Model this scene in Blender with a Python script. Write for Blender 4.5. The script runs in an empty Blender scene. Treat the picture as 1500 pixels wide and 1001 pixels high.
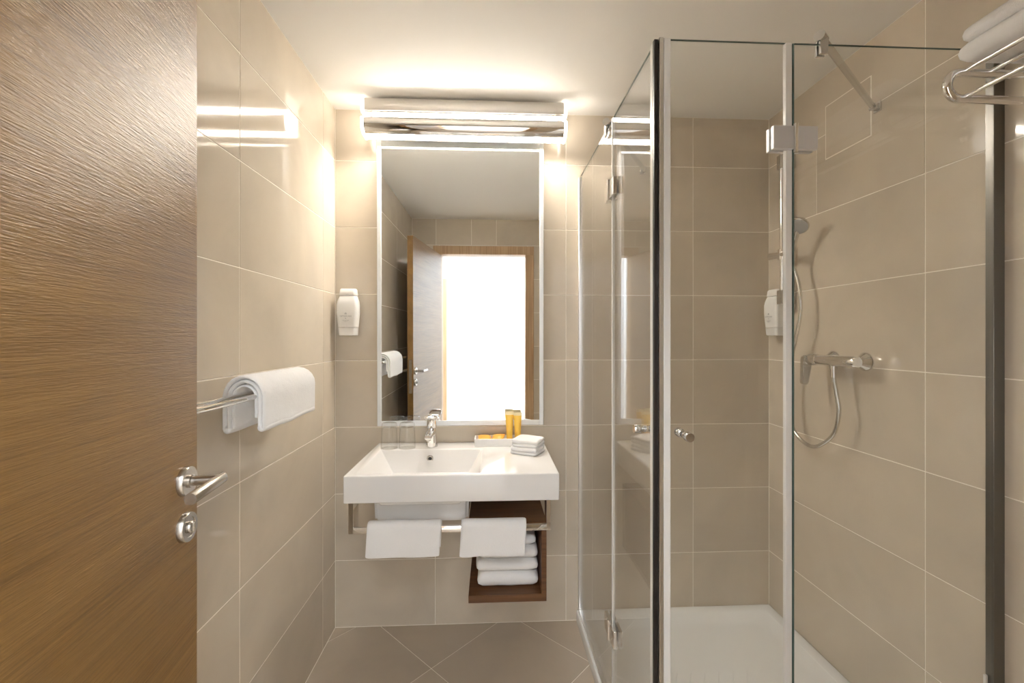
import bpy, bmesh, math, random
from mathutils import Vector, Matrix, noise
random.seed(7)
S = bpy.context.scene
C = S.collection
PI = math.pi

# ------------------------------------------------------------------ camera
D, XL, XR, CEIL, REAR = 2.003, -0.707, 1.314, 2.347, 0.04
P = 0.302                                    # wall tile row pitch
cam = bpy.data.objects.new('camera', bpy.data.cameras.new('camera')); C.objects.link(cam)
cam.data.sensor_width = 36; cam.data.lens = 637.15/1500*36
cam.data.shift_y = -6.44/1500; cam.data.clip_start = 0.02
cam.location = (0, 0, 1.3148); cam.rotation_euler = (PI/2, 0, -math.radians(2.685))
S.camera = cam
# ------------------------------------------------------------------ world, exposure
w = bpy.data.worlds.new('world'); S.world = w; w.use_nodes = True
w.node_tree.nodes['Background'].inputs[0].default_value = (1, .97, .93, 1)
w.node_tree.nodes['Background'].inputs[1].default_value = 0.0
vs = S.view_settings
vs.view_transform = 'Standard'; vs.look = 'None'; vs.gamma = 1; vs.use_curve_mapping = False
vs.exposure = 1.27
LAMP = 70.0        # emission of the mirror light
HALL = 12.0        # emission of the fill panels added in the hall
S.cycles.transparent_max_bounces = 32
S.cycles.max_bounces = 16; S.cycles.diffuse_bounces = 8; S.cycles.glossy_bounces = 8

# ------------------------------------------------------------------ materials
M = {}
def nodes(name):
    m = bpy.data.materials.new(name); m.use_nodes = True; M[name] = m
    nt = m.node_tree; return m, nt, nt.nodes['Principled BSDF']
def setp(b, **k):
    for a, v in k.items():
        n = {'col': 'Base Color', 'rough': 'Roughness', 'metal': 'Metallic', 'spec': 'Specular IOR Level', 'coat': 'Coat Weight', 'coatr': 'Coat Roughness',
             'sss': 'Subsurface Weight', 'sheen': 'Sheen Weight', 'ecol': 'Emission Color', 'emit': 'Emission Strength', 'aniso': 'Anisotropic'}[a]
        b.inputs[n].default_value = (*v, 1) if isinstance(v, tuple) else v
def simple(name, col, rough=.5, metal=0, **k):
    m, nt, b = nodes(name); setp(b, col=col, rough=rough, metal=metal, **k); return m
def tex(nt, scale=(1, 1, 1), nscale=5, detail=4, coord='Object', rough=.55, dist=0):
    tc = nt.nodes.new('ShaderNodeTexCoord'); mp = nt.nodes.new('ShaderNodeMapping'); mp.inputs['Scale'].default_value = scale
    n = nt.nodes.new('ShaderNodeTexNoise'); n.inputs['Scale'].default_value = nscale; n.inputs['Detail'].default_value = detail
    n.inputs['Roughness'].default_value = rough; n.inputs['Distortion'].default_value = dist
    nt.links.new(tc.outputs[coord], mp.inputs[0]); nt.links.new(mp.outputs[0], n.inputs['Vector'])
    return n, mp
def ramp(nt, src, stops):
    r = nt.nodes.new('ShaderNodeValToRGB'); e = r.color_ramp.elements
    while len(e) < len(stops): e.new(.5)
    for i, (p, c) in enumerate(stops): e[i].position = p; e[i].color = (*c, 1)
    nt.links.new(src, r.inputs[0]); return r
def bump(nt, b, src, strength, dist):
    n = nt.nodes.new('ShaderNodeBump'); n.inputs['Strength'].default_value = strength; n.inputs['Distance'].default_value = dist
    nt.links.new(src, n.inputs['Height']); nt.links.new(n.outputs[0], b.inputs['Normal'])

def tile_mat(name, c, rough):
    m, nt, b = nodes(name); setp(b, rough=rough, spec=.5)
    oi = nt.nodes.new('ShaderNodeObjectInfo')
    n, mp = tex(nt, (1, 1, 1), 3.0, 6, dist=.6)
    mul = nt.nodes.new('ShaderNodeVectorMath'); mul.operation = 'MULTIPLY_ADD'
    tc = nt.nodes.new('ShaderNodeTexCoord'); cb = nt.nodes.new('ShaderNodeCombineXYZ')
    k = nt.nodes.new('ShaderNodeMath'); k.operation = 'MULTIPLY'; k.inputs[1].default_value = 37
    nt.links.new(oi.outputs['Random'], k.inputs[0])
    for i in range(3): nt.links.new(k.outputs[0], cb.inputs[i])
    nt.links.new(tc.outputs['Object'], mul.inputs[0]); mul.inputs[1].default_value = (1, 1, 1); nt.links.new(cb.outputs[0], mul.inputs[2])
    nt.links.new(mul.outputs[0], mp.inputs[0])
    lo = tuple(v*.90 for v in c); hi = tuple(min(1, v*1.07) for v in c)
    r = ramp(nt, n.outputs[0], [(.3, lo), (.55, c), (.75, hi)])
    hs = nt.nodes.new('ShaderNodeHueSaturation'); ma = nt.nodes.new('ShaderNodeMapRange')
    ma.inputs['To Min'].default_value = .965; ma.inputs['To Max'].default_value = 1.03
    nt.links.new(oi.outputs['Random'], ma.inputs[0]); nt.links.new(ma.outputs[0], hs.inputs['Value'])
    nt.links.new(r.outputs[0], hs.inputs['Color']); nt.links.new(hs.outputs[0], b.inputs['Base Color'])
    return m
tile_mat('wall_tile', (.64, .565, .46), .07)
tile_mat('floor_tile', (.52, .44, .345), .28)
simple('grout', (.93, .88, .79), .75)
simple('ceiling_paint', (.90, .88, .84), .8)
simple('hall_paint', (.92, .93, .95), .8)
simple('hall_floor', (.62, .55, .46), .5)
simple('ceramic', (.80, .79, .775), .07, coat=.3)
simple('acrylic', (.86, .87, .86), .22)
simple('chrome', (.88, .87, .86), .045, 1)
simple('chrome_satin', (.72, .71, .69), .22, 1)
simple('dark_chrome', (.22, .21, .195), .30, 1)
simple('lamp_satin', (.80, .78, .75), .32, .85)
simple('steel', (.50, .47, .43), .27, 1)
simple('aluminium', (.80, .79, .77), .30, 1)
simple('bracket_grey', (.74, .73, .74), .35, .5)
simple('mirror_frame', (.82, .84, .86), .35, .25)
simple('mirror_silver', (.93, .965, .985), .0, 1)
simple('white_plastic', (.86, .85, .82), .28)
simple('print_grey', (.42, .41, .40), .6)
simple('black_seal', (.018, .014, .012), .4)
simple('dark', (.02, .02, .02), .6)
simple('grey_face', (.45, .45, .45), .4)
simple('seal_clear', (.74, .73, .70), .35)
simple('white_card', (.88, .87, .85), .45)
simple('orange_pack', (.93, .46, .08), .35)
simple('yellow_tube', (.95, .60, .10), .3, sss=.1)
simple('yellow_crimp', (.97, .82, .50), .35)
simple('lamp_white', (.88, .86, .82), .3)

m, nt, b = nodes('towel'); setp(b, col=(.86, .855, .85), rough=.95, sheen=.35)
n, _ = tex(nt, (1, 1, 1), 420, 3); n2, _ = tex(nt, (1, 1, 1), 28, 3)
ad = nt.nodes.new('ShaderNodeMath'); ad.operation = 'MULTIPLY_ADD'; ad.inputs[1].default_value = .5
nt.links.new(n.outputs[0], ad.inputs[0]); nt.links.new(n2.outputs[0], ad.inputs[2]); bump(nt, b, ad.outputs[0], .55, .004)

def wood(name, cols, along, rough, coat=0, gs=1.0, bmp=.25, fine=(90, 2.5), pore=(330, 11)):
    # grain stretched along the given axis
    m, nt, b = nodes(name); setp(b, rough=rough, coat=coat, coatr=.33)
    sc = [fine[0]]*3; sc[along] = fine[1]
    n, _ = tex(nt, tuple(sc), 1, 6, rough=.6)
    sc2 = [9*gs, 9*gs, 9*gs]; sc2[along] = .7*gs
    n2, _ = tex(nt, tuple(sc2), 1, 3, dist=.4)
    mx = nt.nodes.new('ShaderNodeMath'); mx.operation = 'MULTIPLY_ADD'; mx.inputs[1].default_value = .62
    hl = nt.nodes.new('ShaderNodeMath'); hl.operation = 'MULTIPLY'; hl.inputs[1].default_value = .38
    nt.links.new(n2.outputs[0], hl.inputs[0]); nt.links.new(n.outputs[0], mx.inputs[0]); nt.links.new(hl.outputs[0], mx.inputs[2])
    r = ramp(nt, mx.outputs[0], [(.34, cols[0]), (.5, cols[1]), (.66, cols[2])])
    nt.links.new(r.outputs[0], b.inputs['Base Color'])
    sc3 = [pore[0]]*3; sc3[along] = pore[1]
    n3, _ = tex(nt, tuple(sc3), 1, 2)
    bump(nt, b, n3.outputs[0], bmp, .002); nt.links.new(b.inputs['Normal'].links[0].from_socket, b.inputs['Coat Normal'])
    return m
wood('oak', [(.150, .074, .015), (.22, .117, .029), (.285, .162, .048)], 0, .38, coat=.26, gs=1.8, bmp=.45, fine=(260, 5), pore=(560, 36))
wood('oak_frame', [(.36, .22, .11), (.50, .33, .18), (.60, .42, .25)], 2, .45)
wood('walnut', [(.060, .022, .006), (.125, .050, .016), (.185, .082, .030)], 0, .38, gs=1.3, bmp=.12)

def glass(name, tint, ior=1.5):
    # clear sheet: transparent with Fresnel reflection on each face
    m = bpy.data.materials.new(name); m.use_nodes = True; M[name] = m; nt = m.node_tree
    nt.nodes.remove(nt.nodes['Principled BSDF']); out = nt.nodes['Material Output']
    tr = nt.nodes.new('ShaderNodeBsdfTransparent'); tr.inputs[0].default_value = (*tint, 1)
    gl = nt.nodes.new('ShaderNodeBsdfGlossy'); gl.inputs['Roughness'].default_value = 0.0
    fr = nt.nodes.new('ShaderNodeFresnel'); ge = nt.nodes.new('ShaderNodeNewGeometry')
    mr = nt.nodes.new('ShaderNodeMapRange'); mr.inputs['To Min'].default_value = ior; mr.inputs['To Max'].default_value = 1/ior
    nt.links.new(ge.outputs['Backfacing'], mr.inputs[0]); nt.links.new(mr.outputs[0], fr.inputs['IOR'])
    mx = nt.nodes.new('ShaderNodeMixShader')
    nt.links.new(fr.outputs[0], mx.inputs[0]); nt.links.new(tr.outputs[0], mx.inputs[1]); nt.links.new(gl.outputs[0], mx.inputs[2])
    nt.links.new(mx.outputs[0], out.inputs[0]); return m
glass('shower_glass', (.988, .992, .989))
glass('tumbler_glass', (.992, .995, .993))
simple('glass_edge', (.10, .15, .13), .15)

def emit(name, col, st):
    m, nt, b = nodes(name); setp(b, col=(.85, .85, .85), rough=.4, ecol=col, emit=st); return m
WARM = (1.0, .925, .825)
emit('lamp_diffuser', WARM, LAMP)
emit('lamp_end', WARM, LAMP*.035)
emit('lamp_end_soft', WARM, LAMP*.015)
emit('lamp_slit', WARM, LAMP*.95)
emit('hall_fill', (.91, .955, 1.0), HALL)  # glow of the added hall panels, fill through the doorway

# ------------------------------------------------------------------ mesh helpers
class MB:
    def __init__(s): s.bm = bmesh.new()
    def _new(s, f):
        a = set(s.bm.verts); f(); return [v for v in s.bm.verts if v not in a]
    def box(s, x0, x1, y0, y1, z0, z1, bev=0, seg=2, mat=None):
        t = bmesh.new(); bmesh.ops.create_cube(t, size=1)
        for v in t.verts:
            v.co = Vector(((x0+x1)/2+v.co.x*(x1-x0), (y0+y1)/2+v.co.y*(y1-y0), (z0+z1)/2+v.co.z*(z1-z0)))
        if bev: bmesh.ops.bevel(t, geom=t.edges[:], offset=bev, segments=seg, profile=.5, affect='EDGES')
        s.merge(t, mat); return s
    def merge(s, t, mat=None):
        if mat is not None: bmesh.ops.transform(t, matrix=mat, verts=t.verts[:])
        mp = {}
        for v in t.verts: mp[v] = s.bm.verts.new(v.co)
        for f in t.faces:
            try: s.bm.faces.new([mp[v] for v in f.verts])
            except ValueError: pass
        t.free()
    def rings(s, rings, cap=True, closed=False):
        R = [[s.bm.verts.new(p) for p in r] for r in rings]; n = len(R[0])
        pairs = list(zip(R, R[1:])) + ([(R[-1], R[0])] if closed else [])
        for a, b in pairs:
            for i in range(n):
                j = (i+1) % n
                s.bm.faces.new((a[i], a[j], b[j], b[i]))
        if cap and not closed:
            s.bm.faces.new(list(reversed(R[0]))); s.bm.faces.new(R[-1])
        return s
    def tube(s, pts, r, n=14, cap=True, closed=False):
        pts = [Vector(p) for p in pts]; N = len(pts); rr = r if isinstance(r, (list, tuple)) else [r]*N
        up = None; rings = []
        for i, p in enumerate(pts):
            a = pts[(i-1) % N] if (i > 0 or closed) else p; b = pts[(i+1) % N] if (i < N-1 or closed) else p
            t = (b-a).normalized()
            if up is None: up = Vector((0, 0, 1)) if abs(t.z) < .9 else Vector((1, 0, 0))
            u = (up - t*up.dot(t)).normalized(); v = t.cross(u); up = u
            rings.append([p+(u*math.cos(2*PI*k/n)+v*math.sin(2*PI*k/n))*rr[i] for k in range(n)])
        return s.rings(rings, cap, closed)
    def lathe(s, o, axis, prof, n=28, cap=True):
        o = Vector(o); t = Vector(axis).normalized()
        up = Vector((0, 0, 1)) if abs(t.z) < .9 else Vector((1, 0, 0))
        u = (up-t*up.dot(t)).normalized(); v = t.cross(u)
        return s.rings([[o+t*h+(u*math.cos(2*PI*k/n)+v*math.sin(2*PI*k/n))*r for k in range(n)] for r, h in prof], cap)
    def prism(s, poly, d):
        """poly: 3-D points of a planar outline, extruded by vector d"""
        d = Vector(d); return s.rings([[Vector(p) for p in poly], [Vector(p)+d for p in poly]])
    def mesh(s, name, m, ang=40):
        bmesh.ops.recalc_face_normals(s.bm, faces=s.bm.faces[:])
        me = bpy.data.meshes.new(name); s.bm.to_mesh(me); s.bm.free()
        me.materials.append(M[m]); me.shade_smooth(); me.set_sharp_from_angle(angle=math.radians(ang)); return me
    def build(s, name, m, parent=None, local=False, ang=40, label=None):
        me = s.mesh(name, m, ang)
        xs = [v.co for v in me.vertices]
        c = Vector([(min(v[i] for v in xs)+max(v[i] for v in xs))/2 for i in range(3)])
        me.transform(Matrix.Translation(-c))
        o = bpy.data.objects.new(name, me); C.objects.link(o)
        o.location = c
        if parent:
            o.parent = parent
            if not local: o.location = c - wloc(parent)
            elif parent.type != 'EMPTY': o.location = c - lloc(parent)
        if label: o['label'] = label
        return o
def wloc(o):
    v = Vector(o.location); p = o.parent
    while p: v += p.location; p = p.parent
    return v
def lloc(o):          # offset of a part inside its (possibly rotated) root
    v = Vector(o.location); p = o.parent
    while p and p.parent: v += p.location; p = p.parent
    return v
def thing(name, label, cat, loc, group=None, rot=(0, 0, 0), kind=None):
    o = bpy.data.objects.new(name, None); C.objects.link(o); o.location = loc; o.rotation_euler = rot; o.empty_display_size = .05
    tag(o, label, cat, group, kind); return o
def tag(o, label=None, cat=None, group=None, kind=None):
    if label: o['label'] = label
    if cat: o['category'] = cat
    if group: o['group'] = group
    if kind: o['kind'] = kind
    return o
def arc(c, r, a0, a1, n, f):
    return [f(c[0]+r*math.cos(a0+(a1-a0)*i/n), c[1]+r*math.sin(a0+(a1-a0)*i/n)) for i in range(n+1)]
def spline(pts, n=8):
    P_ = [Vector(p) for p in pts]; P_ = [P_[0]*2-P_[1]]+P_+[P_[-1]*2-P_[-2]]; out = []
    for i in range(1, len(P_)-2):
        a, b_, c, d = P_[i-1:i+3]
        for k in range(n):
            t = k/n; out.append(.5*((2*b_)+(c-a)*t+(2*a-5*b_+4*c-d)*t*t+(3*b_-a-3*c+d)*t**3))
    out.append(P_[-2]); return out

# ------------------------------------------------------------------ the room shell
GAP = .0032; TH = .0065
tile_cache = {}
def tile(parent, axis, face, a0, a1, z0, z1, sgn, mat='wall_tile'):
    """axis 0: wall plane X=face, a runs along Y; axis 1: wall plane Y=face, a runs along X. sgn: +1 the room lies on the + side"""
    g = GAP/2; a0 += g; a1 -= g; z0 += g; z1 -= g
    if a1-a0 < .004 or z1-z0 < .004: return
    key = (axis, round(a1-a0, 4), round(z1-z0, 4), mat)
    if key not in tile_cache:
        b = MB(); wa, wz = (a1-a0)/2, (z1-z0)/2
        if axis == 0: b.box(-TH/2, TH/2, -wa, wa, -wz, wz, .0007, 1)
        else: b.box(-wa, wa, -TH/2, TH/2, -wz, wz, .0007, 1)
        tile_cache[key] = b.mesh('tile', mat, 20)
    o = bpy.data.objects.new('tile', tile_cache[key]); C.objects.link(o); o.parent = parent
    c = (a0+a1)/2; z = (z0+z1)/2; f = face - sgn*TH/2
    o.location = Vector((f, c, z) if axis == 0 else (c, f, z)) - wloc(parent)
    return o
def rows(): return [(k*P, min((k+1)*P, CEIL)) for k in range(8)]
def cols(first, lo, hi, pitch=.602):
    x = first
    while x > lo: x -= pitch
    e = [lo]; x += pitch
    while x < hi-.001:
        if x > lo+.001: e.append(x)
        x += pitch
    return list(zip(e, e[1:]+[hi]))

wt = .0011      # grout face lies this far behind the tile face
wall_back = MB().box(XL-.12, XR+.12, D+wt, D+.12, -.1, CEIL+.1).build('wall_back', 'grout'); tag(wall_back, kind='structure')
for z0, z1 in rows():
    for a0, a1 in cols(-.2575, XL, XR): tile(wall_back, 1, D, a0, a1, z0, z1, -1)
wall_left = MB().box(XL-.12, XL-wt, REAR-.1, D+.1, -.1, CEIL+.1).build('wall_left', 'grout'); tag(wall_left, kind='structure')
for z0, z1 in rows():
    for a0, a1 in cols(1.2576, REAR, D): tile(wall_left, 0, XL, a0, a1, z0, z1, 1)
wall_right = MB().box(XR+wt, XR+.12, REAR-.1, D+.1, -.1, CEIL+.1).build('wall_right', 'grout'); tag(wall_right, kind='structure')
for k, (z0, z1) in enumerate(rows()):
    cc = cols(1.26, REAR, D)
    if k == 6: cc = [(REAR, .658), (.658, 1.26), (1.26, 1.702), (1.702, 1.862), (1.862, D)]
    for a0, a1 in cc: tile(wall_right, 0, XR, a0, a1, z0, z1, -1)
# square tiled access panel above the shower mixer
ap = MB().box(XR-.0016, XR+.002, 1.445, 1.653, 2.012, 2.222, .0005, 1).build('access_panel', 'grout', wall_right, label='square tiled access panel with a light joint around it')
MB().box(XR-.0026, XR+.002, 1.449, 1.649, 2.016, 2.218, .0006, 1).build('tile', 'wall_tile', ap)
# rear wall with the door opening (the photographer stands in it)
OX0, OX1, OZ = -.445, .305, 2.03
wall_rear = MB().box(XL-.12, OX0-.02, REAR-.1, REAR-wt, -.1, CEIL+.1).box(OX1+.02, XR+.12, REAR-.1, REAR-wt, -.1, CEIL+.1).box(OX0-.02, OX1+.02, REAR-.1, REAR-wt, OZ+.02, CEIL+.1).build('wall_rear', 'grout'); tag(wall_rear, kind='structure')
for z0, z1 in rows():
    if z1 < OZ+.06:
        tile(wall_rear, 1, REAR, XL, OX0-.02, z0, z1, 1)
        for a0, a1 in ((OX1+.02, .645), (.645, 1.247), (1.247, XR)): tile(wall_rear, 1, REAR, a0, a1, z0, z1, 1)
    elif z0 < OZ+.06:
        for a0, a1 in ((XL, OX0-.02), (OX1+.02, .645), (.645, 1.247), (1.247, XR)): tile(wall_rear, 1, REAR, a0, a1, z0, z1, 1)
        tile(wall_rear, 1, REAR, OX0-.02, OX1+.02, OZ+.02, z1, 1)
    else:
        for a0, a1 in zip((XL, -.495, -.18, .043, .645, 1.247), (-.495, -.18, .043, .645, 1.247, XR)): tile(wall_rear, 1, REAR, a0, a1, z0, z1, 1)

floor = MB().box(XL-.1, XR+.1, -.06, D+.1, -.1, -wt).build('floor', 'grout'); tag(floor, kind='structure')
# 45 cm floor tiles laid on the diagonal, cut at the walls
def clip(poly, f):
    out = []
    for i, p in enumerate(poly):
        q = poly[(i+1) % len(poly)]; a, b_ = f(p), f(q)
        if a >= 0: out.append(p)
        if a*b_ < 0: t = a/(a-b_); out.append((p[0]+(q[0]-p[0])*t, p[1]+(q[1]-p[1])*t))
    return out
FP = .4525*math.sqrt(2)/2           # half diagonal of a tile
g = GAP*.5
lo_x, hi_x, lo_y, hi_y = XL+.002, XR-.002, REAR, D-.002
for i in range(-4, 6):
    for j in range(-6, 3):
        # corner lattice: x+y = 1.499+2*FP*i, y-x = 1.977+2*FP*j
        s0, t0 = 1.499+2*FP*i, 1.977+2*FP*j; s1, t1 = s0+2*FP, t0+2*FP
        e = g*math.sqrt(2)
        q = [((s-t)/2, (s+t)/2) for s, t in ((s0+e, t0+e), (s1-e, t0+e), (s1-e, t1-e), (s0+e, t1-e))]
        for f in (lambda p: p[0]-lo_x, lambda p: hi_x-p[0], lambda p: p[1]-lo_y, lambda p: hi_y-p[1]): 
            if q: q = clip(q, f)
        if len(q) < 3: continue
        ar = abs(sum(q[k][0]*q[(k+1) % len(q)][1]-q[(k+1) % len(q)][0]*q[k][1] for k in range(len(q))))/2
        if ar < 2e-4 or (min(p[0] for p in q) > .43 and min(p[1] for p in q) > 1.08): continue
        MB().prism([(x, y, -TH) for x, y in q], (0, 0, TH)).build('tile', 'floor_tile', floor)
ceiling = MB().box(XL-.1, XR+.1, -.06, D+.1, CEIL, CEIL+.1).build('ceiling', 'ceiling_paint'); tag(ceiling, kind='structure')

# door frame in the rear wall
fr = thing('trim_1', 'pale oak door frame around the bright doorway', 'door frame', (0, REAR, 0), kind='structure')
for (x0, x1, z0, z1, nm) in ((OX0-.075, OX0, 0, OZ, 'frame_post'), (OX1, OX1+.075, 0, OZ, 'frame_post'), (OX0-.075, OX1+.075, OZ, OZ+.075, 'frame_head')):
    MB().box(x0, x1, REAR, REAR+.014, z0, z1, .002, 1).build(nm, 'oak_frame', fr)
for (x0, x1, z0, z1) in ((OX0-.021, OX0, 0, OZ), (OX1, OX1+.021, 0, OZ), (OX0-.021, OX1+.021, OZ, OZ+.021)):
    MB().box(x0, x1, REAR-.11, REAR, z0, z1).build('frame_lining', 'oak_frame', fr)

# bright hall behind the doorway
HX0, HX1, HY0, HY1, HZ = -1.5, 1.5, -1.75, -.06, 2.55
for nm, bx in (('floor_hall', (HX0, HX1, HY0, HY1, -.1, -.001)), ('ceiling_hall', (HX0, HX1, HY0, HY1, HZ, HZ+.1)), ('wall_hall_far', (HX0-.1, HX1+.1, HY0-.1, HY0, -.1, HZ+.1)),
               ('wall_hall_left', (HX0-.1, HX0, HY0, HY1+.1, -.1, HZ+.1)), ('wall_hall_right', (HX1, HX1+.1, HY0, HY1+.1, -.1, HZ+.1))):
    o = MB().box(*bx).build(nm, 'hall_floor' if nm == 'floor_hall' else 'hall_paint'); tag(o, kind='structure')
o = MB().box(HX0, XL-.12, HY1, HY1+.1, -.1, HZ+.1).box(XR+.12, HX1, HY1, HY1+.1, -.1, HZ+.1).box(XL-.12, XR+.12, HY1, HY1+.04, CEIL+.1, HZ+.1).build('wall_hall_near', 'hall_paint'); tag(o, kind='structure')
o = MB().box(-.66, -.585, HY0, HY0+.02, 0, 2.03, .002, 1).build('trim_2', 'oak_frame'); tag(o, kind='structure')
for x, lab in ((-.75, 'added square white hall fill light on the hinge side of the doorway'), (.05, 'added square white hall fill light straight beyond the doorway'), (.85, 'added square white hall fill light on the latch side of the doorway')):  # unseen panels added to whiten the hall and fill the bathroom with light
    t = thing('hall_fill_light', lab, 'fill light', (x, -.95, HZ), 'added hall fill lights')
    MB().box(x-.26, x+.26, -1.21, -.69, HZ-.03, HZ, .004, 1).build('housing', 'lamp_white', t)
    MB().box(x-.24, x+.24, -1.19, -.71, HZ-.034, HZ-.029).build('diffuser', 'hall_fill', t)

# ------------------------------------------------------------------ the open oak door
hx, hy, ex, ey = -.445, .054, -.555, .848
LW = math.hypot(ex-hx, ey-hy)
door = thing('door_1', 'open oak door with horizontal grain and brushed steel lever handle', 'door', (hx, hy, 0), rot=(0, 0, math.atan2(ey-hy, ex-hx)), kind='structure')
# local x: hinge to free edge, local -y: the room side
MB().box(0, LW, 0, .042, .008, 2.02, .0012, 1).build('leaf', 'oak', door, True)
MB().box(LW-.0005, LW+.0012, .010, .032, .90, 1.14, .0004, 1).build('latch_plate', 'steel', door, True)
LZ = 1.057; LX = .757
for side in (-1, 1):
    y0 = 0 if side < 0 else .042
    ro = MB().lathe((LX, y0, LZ), (0, side, 0), [(.0262, 0), (.0262, .0085), (.0250, .0100), (.010, .0100)], 40).build('rosette', 'steel', door, True)
    LL = .057; R = .0098
    lv = MB(); lv.tube([(LX, y0+side*.009, LZ), (LX, y0+side*(LL-.0), LZ)], [.0085, .0085], 20)
    lv.lathe((LX, y0+side*.0095, LZ), (0, side, 0), [(.0115, 0), (.0115, .004), (.009, .005)], 24)
    # mitred round bar running back towards the hinge
    t = bmesh.new(); nseg = 28; yc = y0+side*(LL+.001)
    ring0 = [t.verts.new((LX+.010-0*.001, yc+R*math.cos(2*PI*k/nseg), LZ+R*math.sin(2*PI*k/nseg))) for k in range(nseg)]
    for v in ring0: v.co.x = LX + .0125 + .55*(v.co.y-yc)*side*-1
    ring1 = [t.verts.new((LX-.098, yc+R*math.cos(2*PI*k/nseg), LZ+R*math.sin(2*PI*k/nseg))) for k in range(nseg)]
    ring2 = [t.verts.new((LX-.099, yc+.93*R*math.cos(2*PI*k/nseg), LZ+.93*R*math.sin(2*PI*k/nseg))) for k in range(nseg)]
    for A, B_ in ((ring0, ring1), (ring1, ring2)):
        for k in range(nseg): t.faces.new((A[k], A[(k+1) % nseg], B_[(k+1) % nseg], B_[k]))
    t.faces.new(ring0); t.faces.new(ring2); lv.merge(t)
    lv.build('lever', 'steel', door, True)
    lk = MB().lathe((LX, y0, LZ-.082), (0, side, 0), [(.0262, 0), (.0262, .0085), (.0250, .0100), (.0175, .0100), (.0170, .0088), (.012, .0088)], 40).build('lock_rosette', 'steel', door, True)
    MB().lathe((LX, y0+side*.0085, LZ-.082), (0, side, 0), [(.0105, 0), (.0105, .004), (.009, .006), (.006, .0065)], 24).box(LX-.0022, LX+.0022, min(y0+side*.012, y0+side*.0185), max(y0+side*.012, y0+side*.0185), LZ-.082-.009, LZ-.082+.009, .001, 1).build('thumb_turn', 'steel', lk, True)
for z in (.22, 1.02, 1.82): MB().tube([(-.004, .021, z-.045), (-.004, .021, z+.045)], .006, 12).build('hinge', 'steel', door, True)

# ------------------------------------------------------------------ towels
def nz(x, y, z, s): return noise.noise(Vector((x*s, y*s, z*s)))
def drape(mb, o, axis, lat, L, r, t, h1, h2, seed=0, wob=.0022, skew=0.0, nL=28):
    """a towel layer hung over a bar: o = bar start, axis = along the bar, lat = sideways, h1/h2 = drops on the -lat/+lat side"""
    o, A, B_ = Vector(o), Vector(axis), Vector(lat); U = Vector((0, 0, 1))
    path = [(-r, -h1+h1*i/8) for i in range(8)] + [(r*math.cos(PI-PI*i/10), r*math.sin(PI-PI*i/10)) for i in range(11)] + [(r, -h2*(i+1)/8) for i in range(8)]
    nrm = []
    for i in range(len(path)):
        a, b_ = path[max(i-1, 0)], path[min(i+1, len(path)-1)]; dx, dz = b_[0]-a[0], b_[1]-a[1]; l = math.hypot(dx, dz); nrm.append((-dz/l, dx/l))
    rings = []
    us = [0, .002, .006, .012] + [.012+(L-.024)*k/nL for k in range(1, nL)] + [L-.012, L-.006, L-.002, L]
    for u in us:
        d = min(u, L-u); k = 1.0 if d > .011 else max(.16, math.sqrt(max(0, 1-((.012-d)/.012)**2)))
        th = t*.5*k; out = []
        def pos(i, off):
            p, n_ = path[i], nrm[i]; 
            drop = max(0, -p[1]); sd = -1 if p[0] < 0 else 1
            w_ = wob*(1+10*drop)*nz(u*1.0+seed*3.1, p[1], sd, 16)
            s_ = skew*drop/(max(h1, h2)+1e-6)*(1 if p[0]*skew != 0 else 1)
            return o + A*(u+s_) + B_*(p[0]+n_[0]*off+w_) + U*(p[1]+n_[1]*off + (.010*nz(u+seed, 3.3, sd, 7)*(drop/(max(h1, h2)+1e-6))))
        n_ = len(path)
        for i in range(n_): out.append(pos(i, th))
        e = nrm[-1]; last = path[-1]
        for a in (PI/4, PI/2, 3*PI/4): out.append(pos(n_-1, th*math.cos(a)) - U*th*math.sin(a))
        for i in range(n_-1, -1, -1): out.append(pos(i, -th))
        for a in (PI/4, PI/2, 3*PI/4): out.append(pos(0, -th*math.cos(a)) - U*th*math.sin(a))
        rings.append(out)
    mb.rings(rings)
def slab(mb, cx, cy, z0, w_, d, h, rot=0, seed=0, amp=.003, front=0.5):
    """one soft folded layer, rounded like a fold at its rim"""
    n = 40; rings = []; r = h/2; ca, sa = math.cos(rot), math.sin(rot)
    def outline(ins):
        pts = []; rc = .012
        a, b_ = w_/2-ins, d/2-ins
        for (sx, sy, a0) in ((1, 1, 0), (-1, 1, PI/2), (-1, -1, PI), (1, -1, 1.5*PI)):
            for k in range(6):
                an = a0+PI/2*k/5; pts.append((sx*(a-rc)+rc*math.cos(an), sy*(b_-rc)+rc*math.sin(an)))
            # extra points on the straight edge
            nx = {(1, 1): (-1, 1), (-1, 1): (-1, -1), (-1, -1): (1, -1), (1, -1): (1, 1)}[(sx, sy)]
            p0 = pts[-1]; an2 = a0+PI/2; p1 = (nx[0]*(a-rc)+rc*math.cos(an2), nx[1]*(b_-rc)+rc*math.sin(an2))
            for k in range(1, 7): pts.append((p0[0]+(p1[0]-p0[0])*k/7, p0[1]+(p1[1]-p0[1])*k/7))
        return pts
    lev = []
    for ins, z in ((r*3.2, 0), (r*1.1, 0.0), (r*.45, r*.18), (r*.10, r*.55), (0, r), (r*.10, r*1.45), (r*.45, r*1.82), (r*1.1, h), (r*3.2, h*1.0)):
        ins = min(ins, min(w_, d)*.40); ring = []
        for x, y in outline(ins):
            k = amp*nz(x*1+seed*7.7, y, z, 22); 
            xx, yy = x*(1+k*4), y*(1+k*4); zz = z + (amp*1.1*nz(x+seed, y, 2.2, 15)*(z/h if z > 0 else 0))
            ring.append((cx+xx*ca-yy*sa, cy+xx*sa+yy*ca, z0+zz))
        lev.append(ring)
    mb.rings(lev)

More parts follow.
